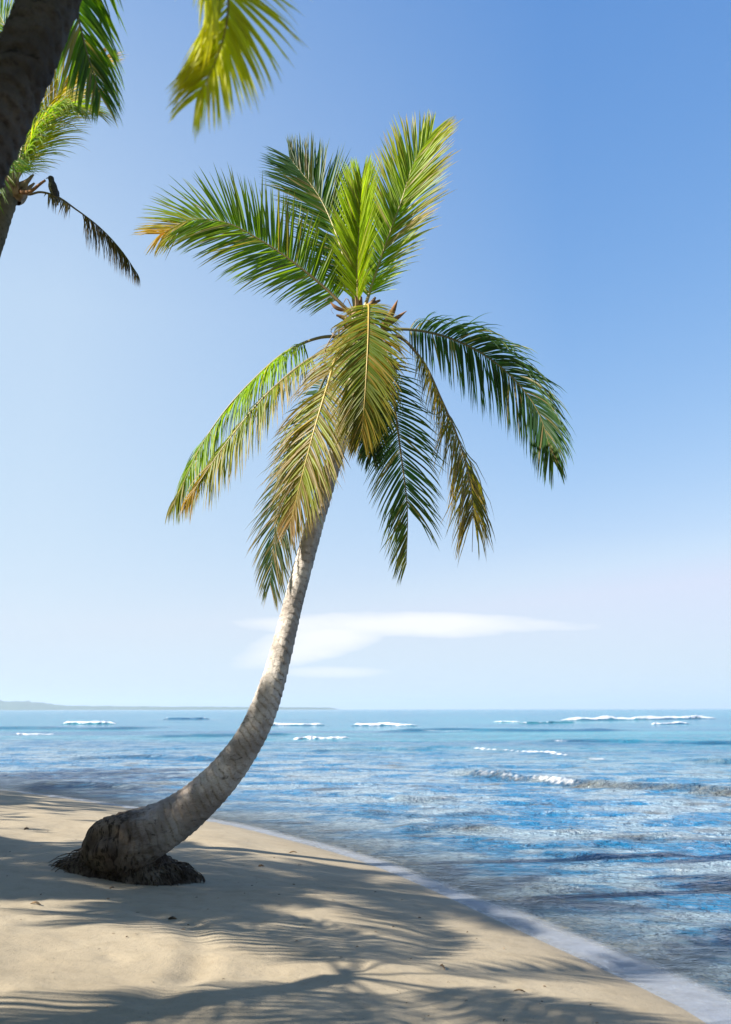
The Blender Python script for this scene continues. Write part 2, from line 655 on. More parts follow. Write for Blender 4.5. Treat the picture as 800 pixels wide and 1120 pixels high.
foamW = np.zeros(wx.shape)
# tattered foam left lying in front of and behind the breakers
BREAKERS = [(71, 126, 791.5, 791.5), (18, 58, 803, 803), (298, 353, 793.5, 793.5), (322, 382, 809, 808), (388, 454, 794, 794), (540, 570, 790.5, 790.5),
            (622, 778, 789, 787), (712, 752, 793, 792.5), (150, 235, 786.5, 786.5), (470, 540, 800, 800), (600, 660, 812, 811)]
for x0_, x1_, y0_, y1_ in BREAKERS:
    a_, b_ = at_level(x0_, y0_, 0.0), at_level(x1_, y1_, 0.0)
    tb = (wx - a_[0]) / (b_[0] - a_[0])
    yb = a_[1] + (b_[1] - a_[1]) * tb
    ss = (wy - yb) / (a_[1] * 0.020)
    sel = (tb > -.25) & (tb < 1.25) & (np.abs(ss) < 3)
    qq = np.exp(-ss[sel] ** 2) * np.clip(np.minimum(tb[sel] + .25, 1.25 - tb[sel]) / .35, 0, 1)
    foamW[sel] = np.maximum(foamW[sel], 0.62 * qq * np.clip(.35 + 2.2 * fbm(wx[sel] * 0.30, wy[sel] * 0.55, 81, 4), 0, 1))
turbW = np.zeros(wx.shape)
faceW = np.zeros(wx.shape)
# low swell lines running to the beach (measured along their crests)
SWELLS = [  # crest points (photo px), height, half width, foam spans
    ([(470, 843), (500, 848), (560, 853), (640, 859), (720, 864), (800, 869), (900, 876)], 0.34, 0.55, (0.0, 0.42)),
    ([(505, 818), (560, 822), (600, 825), (640, 828)], 0.10, 0.9, (0.02, 0.9)),
    ([(425, 875), (470, 877), (505, 876)], 0.14, 0.45, None),
    ([(590, 905), (680, 915), (790, 922), (900, 926)], 0.09, 0.45, None),
    ([(430, 908), (480, 905), (560, 908)], 0.12, 0.4, None),
    ([(560, 968), (640, 975), (720, 972)], 0.035, 0.30, None),
    ([(20, 858), (90, 858), (170, 862)], 0.15, 0.6, None),
    ([(730, 832), (800, 835), (880, 836)], 0.25, 0.9, None),
    ([(640, 832), (665, 833)], 0.15, 0.7, (0, 1)),
    ([(-60, 797), (20, 796), (110, 797), (190, 795)], 0.35, 2.0, 'blue'),
    ([(150, 806), (230, 805), (330, 803)], 0.28, 1.5, 'blue'),
    ([(400, 801), (500, 799), (600, 800), (700, 799)], 0.35, 1.8, 'blue'),
    ([(560, 813), (650, 812), (760, 814), (860, 813)], 0.25, 1.2, 'blue'),
    ([(330, 822), (420, 820), (500, 823)], 0.20, 0.9, 'blue'),
    ([(60, 830), (150, 828), (240, 831)], 0.20, 0.9, 'blue'),
    ([(380, 888), (480, 893), (560, 890)], 0.10, 0.35, 'blue'),
    ([(560, 930), (660, 937), (770, 934)], 0.07, 0.28, 'blue'),
    ([(500, 918), (600, 925), (700, 921)], 0.07, 0.28, 'blue'),
]
for pts, hh, hw, fs in SWELLS:
    c = catmull(np.array([at_level(*p, 0.0) for p in pts]), 24)[:, :2]
    sel = np.where((np.abs(wx - c[:, 0].mean()) < np.ptp(c[:, 0]) / 2 + 4) &
                   (np.abs(wy - c[:, 1].mean()) < np.ptp(c[:, 1]) / 2 + 5))[0]
    X, Y = wx[sel], wy[sel]
    yc = np.interp(X, c[:, 0], c[:, 1]) + 0.5 * fbm(X * 0.5, X * 0 + hh * 9, 41, 3)
    tt = (X - c[0, 0]) / (c[-1, 0] - c[0, 0])
    end = np.clip(tt / 0.15, 0, 1) * np.clip((1 - tt) / 0.15, 0, 1)
    s = (Y - yc) / hw
    prof = np.where(s < 0, np.exp(-(s / 0.55) ** 2), np.exp(-(s / 1.7) ** 2))
    lump = 0.85 + 0.3 * fbm(X * 0.30, Y * 0.3, 43, 2)
    zW[sel] += 0.72 * hh * prof * end * np.clip(lump, 0.2, 1.4)
    if fs == 'blue':
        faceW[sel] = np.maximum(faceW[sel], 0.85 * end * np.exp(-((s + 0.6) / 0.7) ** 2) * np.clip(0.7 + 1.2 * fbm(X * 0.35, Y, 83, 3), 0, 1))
        continue
    turbW[sel] = np.maximum(turbW[sel], (0.75 if hh > .28 else 0.40) * end * np.exp(-((s + 0.5) / 0.8) ** 2))
    if fs:
        inside = np.clip((tt - fs[0]) / 0.05 + 0.5, 0, 1) * np.clip((fs[1] - tt) / 0.10 + 0.5, 0, 1)
        foamW[sel] = np.maximum(foamW[sel], inside * end * np.exp(-((s + 0.25) / 0.55) ** 2) * np.clip(0.62 + 0.7 * fbm(X * 0.35, Y * 0.5, 47, 3), 0, 1))
    else:
        foamW[sel] = np.maximum(foamW[sel], 0.30 * end * np.exp(-((s + 0.2) / 0.35) ** 2) * np.clip(fbm(X * 2, Y * 2, 48, 3) * 3, 0, 1))
# the thin milky sheet of spent foam sliding up the sand
wob = 0.10 * fbm(wx * 0.8, wy * 0.8, 51, 3)
edge = off + wob
fw = 0.28 + 0.28 * np.clip((14 - wy) / 6, 0, 1)
film = np.clip((off + 0.05 + 0.3 * wob) / 0.08, 0, 1) * np.clip((fw - edge) / 0.22, 0, 1) * (0.80 + 0.35 * fbm(wx * 0.9, wy * 0.9, 53, 3))
lace = 0.55 * np.exp(-((off - 1.15 + 0.5 * wob * 4) / 0.10) ** 2) * np.clip(0.5 + fbm(wx * 2, wy * 2, 57, 3) * 2, 0, 1)
foamW = np.maximum(foamW, 0.45 * lace)
opac = np.clip(1 - np.exp(-np.maximum(off - 0.2, 0) / 1.5), 0, 1)
farA = np.clip((off - 14) / 34.0, 0, 1)
keep = dW < 0.6
wf = grid_faces(NR, NC)
wf = wf[keep[wf].any(axis=1)]
used = np.unique(wf)
remap = np.full(len(wx), -1)
remap[used] = np.arange(len(used))
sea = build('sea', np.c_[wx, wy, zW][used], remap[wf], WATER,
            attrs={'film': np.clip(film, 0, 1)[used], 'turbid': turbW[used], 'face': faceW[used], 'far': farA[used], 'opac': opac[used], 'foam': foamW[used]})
tag(sea, kind='structure')


# breaking waves out on the reef: each a rolling ridge with a torn white crest
def breaker(x0, x1, y0, y1, hpx, white, label, dark=0.0):
    a, b = at_level(x0, y0, 0.0), at_level(x1, y1, 0.0)
    D = (a[1] + b[1]) / 2
    Ht = 0.78 * hpx / FPX * D
    L = np.linalg.norm(b - a)
    n, k = max(40, int((x1 - x0) * 1.5)), 17
    t = np.linspace(-0.06, 1.06, n)
    s = np.linspace(-1, 1, k)
    T, S = np.meshgrid(t, s, indexing='ij')
    wdt = Ht * 2.2
    sd = int(x0 * 7 + y0)
    X = a[0] + (b[0] - a[0]) * T
    cy = a[1] + (b[1] - a[1]) * T + wdt * 1.2 * fbm(T * 5, T * 0, sd, 3)
    Y = cy + S * wdt
    env = np.clip(np.minimum(T + 0.06, 1.06 - T) / 0.12, 0, 1) ** 0.7
    prof = np.where(S < 0, np.clip(1 + S, 0, 1) ** 0.9, np.clip(1 - S, 0, 1) ** 1.6)
    lump = 0.85 + 0.45 * fbm(T * L / Ht * 0.22, S * 1.0, sd + 3, 3)
    Z = -0.05 + Ht * prof * env * lump
    crown_top = np.clip(fbm(T * L / Ht * 0.35, T * 0 + 3, sd + 9, 3) * 0.5 + white, 0, 1)
    low_edge = -0.62 + 0.35 * fbm(T * L / Ht * 0.6, T * 0 + 8, sd + 13, 3)
    fo = np.clip(env * (0.30 + 1.0 * crown_top) * np.clip((S - low_edge) / 0.3, 0, 1) * np.clip((0.6 - S) / 0.4, 0, 1), 0, 1)
    fo = np.where(crown_top < 0.12, fo * 0.15, fo)
    o = build('breaking_wave', np.c_[X.ravel(), Y.ravel(), Z.ravel()], grid_faces(n, k), WATER,
              origin=((a + b) / 2), attrs={'turbid': 0.25 * np.ones(n * k), 'far': np.ones(n * k), 'opac': np.ones(n * k), 'foam': fo.ravel()})
    o.location = (a + b) / 2
    tag(o, label, 'wave', 'breaking waves on the reef')


breaker(71, 126, 791.5, 791.5, 5, 0.95, 'short solid white breaking wave left of the leaning trunk')
breaker(18, 58, 803, 803, 3, 0.55, 'thin faint line of foam nearest the left edge of the sea')
breaker(180, 228, 786.5, 786.5, 3.5, 0.0, 'dark unbroken wave crest with a fleck of foam left of the trunk')
breaker(298, 353, 793.5, 793.5, 4.5, 0.45, 'breaking wave just right of the trunk, dark in its middle')
breaker(322, 382, 809, 808, 5, 0.62, 'ragged nearer wave of foam right of the trunk')
breaker(388, 454, 794, 794, 4.5, 0.72, 'straight white wave under the right end of the headland')
breaker(540, 570, 790.5, 790.5, 2.5, 0.45, 'tiny white wave left of the longest breaker')
breaker(570, 628, 792, 791, 3.0, 0.0, 'dark swell leading into the left end of the longest breaker')
breaker(622, 778, 789, 787, 6, 0.9, 'longest white breaking wave out at the right')
breaker(712, 752, 793, 792.5, 4, 0.62, 'small foam patch in front of the longest breaker')

# far headland: wooded hills running out to a low point
HD = 7500.0
prof_px = [(-900, 22), (-500, 24), (-250, 15), (-80, 11), (0, 8.0), (30, 7.4), (52, 6.0), (66, 4.6), (84, 3.4), (130, 3.0),
           (190, 2.6), (260, 2.2), (330, 1.9), (362, 1.5), (372, 0.0)]
pxs = np.linspace(-900, 372, 420)
hts = np.interp(pxs, [p[0] for p in prof_px], [p[1] for p in prof_px]) / FPX * HD * 1.2
hx = (pxs - 400) / FPX * HD
sect = np.linspace(-1, 1, 15)
HX = np.repeat(hx, 15).reshape(-1, 15)
S = np.tile(sect, (len(hx), 1))
HY = HD + S * 560 + 100 * fbm(HX / 280, S * 0, 61, 3)
tops = 1 + 0.30 * fbm(HX / 45, HY / 70, 63, 4)
HZ = -1 + (hts[:, None] + 1.0) * np.cos(S * math.pi / 2) ** 0.6 * tops
FOREST = mat_plain('far_forest', (0.030, 0.060, 0.022), (0.055, 0.085, 0.035), 0.02, 0.9)
hl = build('headland', np.c_[HX.ravel(), HY.ravel(), HZ.ravel()], grid_faces(len(hx), 15), FOREST)
tag(hl, kind='structure')

# sea air
hm = new_mat('sea_air')
g = G(hm)
pv = g.n('ShaderNodeVolumePrincipled')
pv.inputs['Color'].default_value = (0.60, 0.70, 0.82, 1)
pv.inputs['Density'].default_value = 1.05e-4
pv.inputs['Anisotropy'].default_value = 0.2
g.out(None, pv.outputs[0])
bx = np.array([(x, y, z) for z in (-8, 140) for y in (-70, 17000) for x in (-17000, 17000)], dtype=float)
hz = build('haze', bx, [(0, 2, 3, 1), (4, 5, 7, 6), (0, 1, 5, 4), (2, 6, 7, 3), (0, 4, 6, 2), (1, 3, 7, 5)], hm, smooth=False)
tag(hz, kind='stuff')


# ------------------------------------------------------------------ palms
GREEN = np.array((0.055, 0.130, 0.007))
FRESH = np.array((0.130, 0.235, 0.007))
LIME = np.array((0.240, 0.330, 0.010))
DEEP = np.array((0.022, 0.068, 0.026))
OLIVE = np.array((0.150, 0.150, 0.018))
GOLD = np.array((0.460, 0.270, 0.025))
STRAW = np.array((0.330, 0.230, 0.120))
BROWN = np.array((0.170, 0.100, 0.050))


def frond(parent, origin, pts, nrm, leaf=0.75, n=66, base=GREEN, tip=None, end=None, end_from=0.7,
          droop=0.5, vee=0.25, start=0.13, width=0.0215, seed=1, brown=0.12, gap=0.03, rib=(0.23, 0.20, 0.06),
          rib_r=0.020, label=None, ang=(78, 22), lside=1.0, rside=1.0, ragged=0.0, old_c=None):
    """A pinnate leaf: midrib sweeping through pts, two rows of folded drooping leaflets."""
    rs = np.random.RandomState(seed)
    n = int(n * 2.15)
    M = 70
    P = catmull(np.array(pts, dtype=float), M)
    T = unit(np.gradient(P, axis=0))
    nrm = np.asarray(nrm, dtype=float)
    if nrm.ndim == 1:
        nrm = np.repeat(nrm[None, :], M, axis=0)
    else:
        w = np.linspace(0, 1, M)
        kn = np.linspace(0, 1, len(nrm))
        nrm = np.stack([np.interp(w, kn, nrm[:, c_]) for c_ in range(3)], axis=1)
    Nn = unit(nrm - (nrm * T).sum(1, keepdims=True) * T)
    S = np.cross(T, Nn)
    tt = np.linspace(0, 1, M)
    tip = base * 1.15 + GOLD * 0.12 if tip is None else tip
    verts, faces, cols = [], [], []
    cnt = 0
    K = 6
    length = np.linalg.norm(np.diff(P, axis=0), axis=1).sum()
    for side in (-1, 1):
        t = start + (1 - start) * (np.arange(n) + 0.5 * rs.rand(n)) / n
        t = np.clip(t, 0, 0.999)
        ok = rs.rand(n) > gap
        if ragged:
            ok &= (vnoise(t * 9, t * 0 + side * 5, seed) + 0.5) > ragged * 0.6
        t = t[ok]
        m = len(t)
        ip = lambda A: np.stack([np.interp(t, tt, A[:, k]) for k in range(3)], axis=1)
        p0, t0, n0, s0 = ip(P), unit(ip(T)), unit(ip(Nn)), unit(ip(S))
        q = (t - start) / (1 - start)
        a = R(1) * (ang[0] + (ang[1] - ang[0]) * q ** 0.8 + rs.randn(m) * 3.2)
        ln = leaf * np.minimum(0.50 + 1.7 * q, 1.0) * (1 - 0.58 * np.clip((q - 0.58) / 0.42, 0, 1) ** 1.8)
        ln = ln * (1 + rs.randn(m) * 0.06) * (lside if side < 0 else rside)
        vv = vee + rs.randn(m) * 0.10
        d = (np.cos(a)[:, None] * t0 + np.sin(a)[:, None] *
             (side * s0 * np.cos(vv)[:, None] + n0 * np.sin(vv)[:, None]))
        d = unit(d)
        dr = droop * (1 + rs.randn(m) * 0.25)
        tw = rs.randn(m) * 0.28
        wd = width * (0.8 + 0.4 * rs.rand(m)) * np.clip(0.55 + ln / leaf * 0.5, 0.5, 1.05)
        bc = base[None, :] * (1 + rs.randn(m, 1) * 0.14)
        if end is not None:
            e = np.clip((q - end_from) / max(1e-3, 1 - end_from) + rs.randn(m) * 0.15, 0, 1)[:, None]
            bc = bc * (1 - e) + end * e
        old = rs.rand(m) < brown
        bc[old] = bc[old] * 0.35 + (old_c if old_c is not None else STRAW if seed % 2 else GOLD) * 0.65
        tc_ = np.where(rs.rand(m, 1) < 0.6, bc * 0.6 + tip * 0.4, tip * np.ones((m, 3)))
        pos = p0.copy()
        row = []
        for k in range(K + 1):
            f = k / K
            nb = unit(n0 - (n0 * d).sum(1, keepdims=True) * d)
            w0 = np.cross(d, nb)
            w0 = w0 * np.cos(tw)[:, None] + nb * np.sin(tw)[:, None]
            nb = np.cross(w0, d)
            ww = wd * (min(1.0, 0.45 + f * 3.0)) * (1 - f ** 2.2) * 0.5
            lift = nb * (ww * 0.55)[:, None]
            cc = bc * (1 - f ** 2.5) + tc_ * f ** 2.5
            for arr in (pos - w0 * ww[:, None] + lift, pos, pos + w0 * ww[:, None] + lift):
                row.append(arr)
                cols.append(cc)
            pos = pos + d * (ln / K)[:, None]
            g_ = np.zeros_like(d)
            g_[:, 2] = -1
            d = unit(d + g_ * (dr * (0.35 + 1.3 * f) * 1.6 / K)[:, None] + rs.randn(m, 3) * (0.02 + 0.10 * ragged))
        V = np.stack(row, axis=1)                       # m, 3*(K+1), 3
        verts.append(V.reshape(-1, 3))
        cols[-3 * (K + 1):] = [np.stack(cols[-3 * (K + 1):], axis=1).reshape(-1, 3)]
        b_ = np.arange(m)[:, None] * (3 * (K + 1)) + cnt
        for k in range(K):
            for j in (0, 1):
                o_ = 3 * k + j
                faces.append(np.concatenate([b_ + o_, b_ + o_ + 1, b_ + o_ + 4, b_ + o_ + 3], axis=1))
        cnt += m * 3 * (K + 1)
    o = build('frond', np.vstack(verts), np.vstack(faces), LEAF, parent, origin, cols=np.vstack(cols))
    if label:
        o['label'] = label
    # midrib: broad at its foot, thin at its end
    rad = rib_r * (1 - 0.86 * tt ** 0.8) + 0.012 * np.exp(-tt / 0.05)
    V, F = tube(P, rad, 7, 0.75)
    cr = np.array(rib)[None, :] * np.ones((len(V), 1))
    build('midrib', V, F, RIB, o, None or (0, 0, 0), cols=cr).data.transform(__import__('mathutils').Matrix.Translation(-Vector(origin)))
    return o


def trunk(parent, origin, pts, mat, seg=36, step=0.018, scar=0.062, seed=1, low=None, amp=0.007, wild=0.0, rooty=None):
    """pts rows: x, y, z, radius."""
    L = np.linalg.norm(np.diff(np.array(pts)[:, :3], axis=0), axis=1).sum()
    n = int(L / step)
    C = catmull(np.array(pts), n)
    P, r = C[:, :3], C[:, 3]
    s = np.linspace(0, L, n)
    th = np.linspace(0, 2 * math.pi, seg, endpoint=False)
    cx, cy = np.cos(th) * 1.4, np.sin(th) * 1.4
    Sg = np.repeat(s[:, None], seg, axis=1)
    wavy = 1.5 * scar * (vnoise(cx[None, :] + Sg * 0.9, cy[None, :] + 5, seed) * 1.6) + 0.4 * scar * np.sin(th)[None, :]
    ph = (Sg + wavy + 1.3 * scar * vnoise(Sg * 2.3, Sg * 0, seed + 4)) / scar
    fr = ph - np.floor(ph)
    saw = (1 - fr) ** 1.5
    ringm = np.clip(1 - np.minimum(fr, 1 - fr) / 0.15, 0, 1)
    brk = np.clip(0.55 + 1.6 * vnoise(cx[None, :] * 1.7 + 9, cy[None, :] * 1.7 + np.floor(ph) * 3.3, seed + 8), 0, 1)
    lump = fbm(cx[None, :] * 1.3 + Sg * 0.35, cy[None, :] * 1.3 + Sg * 1.3, seed + 12, 4)
    rad = r[:, None] * (1 + (0.05 + wild) * lump) + amp * saw * (0.6 + brk) - amp * 0.9 * ringm * brk
    V, F = tube(P, rad, seg)
    lw = np.zeros(n) if low is None else low(s / L)
    ro = np.zeros(n) if rooty is None else rooty(s / L)
    V = V.reshape(n, seg, 3)
    V = P[:, None, :] + (V - P[:, None, :]) * (1 + ro[:, None, None] * 0.28 * fbm(cx[None, :] * 1.6 + 31, cy[None, :] * 1.6 + Sg * 3.0, seed + 21, 4)[:, :, None])
    V = V.reshape(-1, 3)
    return build('trunk', V, F, mat, parent, origin,
                 attrs={'ring': (ringm * brk).ravel(), 'low': np.repeat(lw, seg), 'rooty': np.repeat(ro, seg)})


# ---- the leaning palm
D0 = 10.9
foot = at(140, 948, D0)
foot[2] = float(sand_z(foot[0], foot[1])[0])
hero = empty('palm_tree', foot)
tag(hero, 'leaning coconut palm with curved grey trunk and wide root base standing alone on the sand', 'palm tree')
tp = [(92, 946, 0.06), (104, 936, 0.20), (122, 925, 0.315), (142, 917, 0.335), (164, 909, 0.295), (186, 898, 0.256), (209, 882, 0.222), (231, 862, 0.198),
      (253, 837, 0.176), (272, 809, 0.156), (287, 779, 0.148), (299, 746, 0.130), (309, 710, 0.115), (319, 668, 0.106), (331, 622, 0.100), (345, 572, 0.094),
      (359, 526, 0.088), (372, 484, 0.084), (383, 440, 0.086), (390, 398, 0.100), (394, 362, 0.105), (395, 345, 0.08)]
trunk(hero, foot, [(*at(x, y, D0), r) for x, y, r in tp], BARK, seg=48, step=0.014, scar=0.085, seed=4, amp=0.008,
      low=lambda f: np.clip(1.05 - f * 3.0, 0, 1), wild=0.05, rooty=lambda f: np.clip((0.165 - f) / 0.12, 0, 1))

# root mass: a lumpy skirt of packed rootlets
rs = np.random.RandomState(11)
nth, nrd = 120, 40
th = np.linspace(0, 2 * math.pi, nth, endpoint=False)
qs = np.linspace(0, 1, nrd)
TH, Q = np.meshgrid(th, qs, indexing='ij')
cx0, cy0 = at(137, 940, D0)[:2] + np.array((0, .22))
reach = 0.80 + 0.02 * np.cos(TH) + 0.16 * fbm(np.cos(TH) * 2 + 3, np.sin(TH) * 2, 71, 3) + 0.10 * fbm(np.cos(TH) * 6, np.sin(TH) * 6, 72, 3)
hgt = 0.58 * np.clip(1 - Q, 0, 1) ** 0.80
hgt = hgt * (1 + 0.5 * fbm(np.cos(TH) * Q * 3.4 + 7, np.sin(TH) * Q * 3.4, 73, 3)) + 0.03 * fbm(np.cos(TH) * Q * 14, np.sin(TH) * Q * 14, 74, 3) * (1 - Q)
RX = cx0 + np.cos(TH) * Q * reach - 0.04
RY = cy0 + np.sin(TH) * Q * reach * 0.64
gz = float(sand_z(cx0, cy0)[0])
RZ = sand_z(RX.ravel(), RY.ravel(), None, False).reshape(RX.shape) - 0.07 + hgt
roots = build('root_mass', np.c_[RX.ravel(), RY.ravel(), RZ.ravel()],
              np.concatenate([np.stack([np.arange(nth)[:, None] * nrd + np.arange(nrd - 1)[None, :],
                                        np.arange(nth)[:, None] * nrd + np.arange(1, nrd)[None, :],
                                        ((np.arange(nth) + 1) % nth)[:, None] * nrd + np.arange(1, nrd)[None, :],
                                        ((np.arange(nth) + 1) % nth)[:, None] * nrd + np.arange(nrd - 1)[None, :]], -1).reshape(-1, 4)]),
              ROOT, hero, foot)
vs, fs, k0 = [], [], 0
for i in range(900):
    a = rs.uniform(0, 2 * math.pi)
    j = int(a / (2 * math.pi) * nth) % nth
    q0 = rs.uniform(0.66, 0.96)
    kq = int(q0 * (nrd - 1))
    p0 = np.array((RX[j, kq], RY[j, kq], RZ[j, kq]))
    ext = rs.uniform(0.05, 0.20) if q0 < 0.8 else rs.uniform(0.03, 0.13)
    if math.cos(a) < -0.75 and rs.rand() < 0.12:
        ext *= 2.6
    out = np.array((math.cos(a), math.sin(a) * 0.64, 0))
    p2 = p0 + out * ext + rs.randn(3) * 0.015
    p2[2] = max(gz - 0.10, p0[2] - rs.uniform(0.06, 0.22))
    p1 = (p0 + p2) / 2 + out * 0.02 + np.array((0, 0, 0.03))
    C = catmull([p0 - out * 0.03, p1, p2], 6)
    V, F = tube(C, rs.uniform(0.004, 0.009) * np.linspace(1, 0.4, 6), 5)
    vs.append(V)
    fs.append(F + k0)
    k0 += len(V)
ob = build('root_fibres', np.vstack(vs), np.vstack(fs), ROOT, roots, foot)
ob['kind'] = 'stuff'

# crown: every frond measured on its own
def A(px, py, dd=0.0):
    return at(px, py, D0 + dd)


HF = [
    # far and lower fronds
    dict(pts=[A(385, 372, .1), A(366, 395, .35), A(345, 440, .6), A(322, 505, .8), A(303, 570, .85), A(296, 640, .85)],
         nrm=(-.45, -.75, .35), leaf=.80, base=DEEP, tip=STRAW * .8, droop=.45, vee=-.1, seed=3, rib=(.12, .12, .05),
         label='dark green frond hanging behind the trunk on the left', lside=1.0, rside=.9),
    dict(pts=[A(402, 368, .15), A(414, 385, .3), A(413, 420, .45), A(410, 460, .5), A(408, 498, .5)], nrm=(.2, -.9, .2), leaf=.5, base=DEEP,
         droop=.9, vee=-.2, seed=5, rib=(.12, .12, .05), n=50, label='short dark frond hanging behind the trunk'),
    dict(pts=[A(408, 372, .1), A(424, 392, .25), A(431, 435, .35), A(439, 495, .4), A(446, 555, .42), A(445, 618, .4)], nrm=(-.25, -.85, .2),
         leaf=.66, base=DEEP * 1.15, tip=OLIVE, end=OLIVE, end_from=.6, droop=.55, vee=-.15, seed=7, n=48, rib=(.20, .18, .07), start=.12, ragged=.15,
         label='green frond hanging straight down right of the trunk'),
    dict(pts=[A(410, 368, .05), A(436, 368, .05), A(458, 388, 0), A(484, 438, 0), A(506, 492, .02), A(517, 545, .05), A(517, 604, .1)],
         nrm=[(.5, .2, .7), (.3, -.9, .2)], leaf=.72, base=OLIVE * .9, tip=BROWN, end=BROWN * 1.1, end_from=.75, droop=1.1, vee=-.3, seed=9,
         brown=.35, rib=(.20, .15, .06), start=.2, ragged=.45, label='withering yellow brown frond drooping on the right'),
    dict(pts=[A(408, 362, 0), A(438, 360, .0), A(462, 362, .05), A(512, 378, .1), A(556, 408, .1), A(588, 448, .05), A(606, 505, 0)],
         nrm=[(.15, .55, .8), (.65, .55, .5)], leaf=.74, base=DEEP * 1.1, tip=GREEN, end=GREEN, end_from=.8, droop=1.15, vee=-.1, seed=11, n=78,
         rib=(.17, .17, .07), start=.15, label='long dark green frond arching out to the right'),
    dict(pts=[A(384, 368, .05), A(352, 369, .1), A(322, 380, .15), A(275, 418, .15), A(225, 480, .1), A(192, 548, .05)],
         nrm=[(-.25, .2, .9), (-.45, -.75, .4)], leaf=.72, base=FRESH, tip=OLIVE, end=OLIVE, end_from=.8, droop=1.5, vee=-.35, seed=13, n=72,
         rib=(.17, .16, .06), start=.18, brown=.07, ragged=.12, label='lower left frond with leaflets hanging in a curtain'),
    dict(pts=[A(384, 375, -.05), A(352, 386, -.1), A(300, 424, -.2), A(250, 482, -.25), A(206, 546, -.3)],
         nrm=[(-.3, -.2, .9), (-.45, -.8, .4)], leaf=.62, base=FRESH * .5 + OLIVE * .5, tip=GOLD * .7, end=GOLD * .6, end_from=.7, droop=2.0, vee=-.3, seed=15, n=60,
         rib=(.22, .19, .07), start=.18, brown=.25, ragged=.3, label='yellowing frond in front of the lower left one'),
    # upright fronds
    dict(pts=[A(386, 345, .05), A(364, 322, .05), A(326, 290, 0), A(285, 262, -.05), A(247, 243, -.1), A(212, 240, -.15), A(176, 256, -.2)],
         nrm=[(-.25, -.90, .30), (-.1, -.90, .35)], leaf=.74, width=.025, base=FRESH * .9, tip=OLIVE, end=GOLD, end_from=.80, droop=.22, vee=.10, seed=17, n=76, ang=(80, 36),
         rib=(.22, .17, .06), start=.10, brown=.08, label='upper left frond with an orange tip'),
    dict(pts=[A(391, 345, .1), A(383, 305, .2), A(371, 262, .35), A(352, 218, .55), A(318, 172, .8)],
         nrm=(-.15, -.95, .2), leaf=.74, width=.025, base=GREEN * .9, tip=DEEP, end=DEEP, end_from=.5, droop=.15, vee=.2, seed=19, n=66, rib=(.40, .36, .14), start=.12,
         ang=(62, 25), label='upright frond left of centre with a bluish end'),
    dict(pts=[A(393, 345, .05), A(392, 300, .0), A(394, 250, -.02), A(397, 198, 0)], nrm=(-.35, -.85, .3), leaf=.62, base=LIME * 1.2, tip=LIME * 1.2,
         droop=.05, vee=.5, seed=21, n=60, rib=(.34, .34, .08), start=.1, ang=(45, 14), label='young lime green frond standing in the middle'),
    dict(pts=[A(397, 345, 0), A(408, 312, .05), A(424, 265, .1), A(441, 218, .15), A(455, 176, .2), A(473, 146, .3)],
         nrm=[(-.35, -.85, .2), (-.2, -.95, .1)], leaf=.74, width=.025, base=FRESH * .6 + LIME * .4, tip=GOLD * .8, end=LIME * 1.1, end_from=.5, droop=.15, vee=.22, seed=23, n=74,
         rib=(.36, .33, .10), start=.1, ang=(66, 20), label='tallest upright frond leaning right'),
    # front hanging fronds
    dict(pts=[A(385, 362, -.15), A(371, 384, -.4), A(358, 425, -.65), A(344, 472, -.8), A(330, 525, -.9), A(318, 572, -.9)],
         nrm=(-.35, -.8, .35), leaf=.70, base=OLIVE * .6 + LIME * .4, tip=BROWN * 1.2, end=STRAW, end_from=.85, droop=.6, ragged=.12, vee=-.1, seed=25, n=72, brown=.58, old_c=BROWN * 1.4, width=.021,
         rib=(.42, .32, .05), start=.06, label='brown and yellow frond hanging in front of the trunk'),
    dict(pts=[A(398, 346, -.1), A(403, 334, -.35), A(404, 352, -.75), A(402, 400, -1.05), A(399, 445, -1.15), A(396, 478, -1.15)],
         nrm=[(-.05, -.45, .9), (-.1, -.95, .1)], leaf=.60, base=GREEN * .7 + OLIVE * .40, tip=GOLD * .5 + OLIVE * .5, end=OLIVE * .9, end_from=.55, droop=.45, vee=-.12, seed=27, n=80, ragged=.08,
         rib=(.46, .33, .06), start=.16, brown=.25, old_c=GOLD * .6, lside=.9, rside=1.0, label='frond bending over straight toward the viewer'),
]
for kw in HF:
    frond(hero, foot, **kw)
# crown fibre, dry spathes and cut leaf feet
rs = random.Random(5)
vs, fs, k0 = [], [], 0
for i in range(26):
    a = i * 2.4
    z = 340 + (i % 13) * 4.2
    c = A(394, z)
    out = np.array((math.cos(a), math.sin(a), 0))
    p = [c + out * 0.05, c + out * 0.14 + np.array((0, 0, 0.08)), c + out * rs.uniform(.18, .26) + np.array((0, 0, rs.uniform(.02, .16)))]
    V, F = tube(catmull(p, 6), np.linspace(0.045, 0.012, 6), 8)
    vs.append(V)
    fs.append(F + k0)
    k0 += len(V)
build('leaf_bases', np.vstack(vs), np.vstack(fs), FIBRE, hero, foot)
for pts, r in (([(418, 358, -.1), (428, 345, -.15), (436, 328, -.2)], .035), ([(416, 362, -.1), (432, 350, -.12), (446, 340, -.1)], .030),
               ([(412, 375, -.05), (432, 378, -.1), (440, 384, -.1)], .022), ([(410, 388, 0), (428, 396, -.05), (446, 402, 0)], .024),
               ([(412, 392, -.05), (422, 404, -.1), (424, 430, -.1)], .028), ([(378, 340, -.1), (368, 336, -.15), (362, 330, -.15)], .024)):
    C = catmull([A(*p) for p in pts], 10)
    V, F = tube(C, r * np.sin(np.linspace(0.5, math.pi - 0.06, 10)), 8)
    build('dry_spathe', V, F, SPATHE, hero, foot)


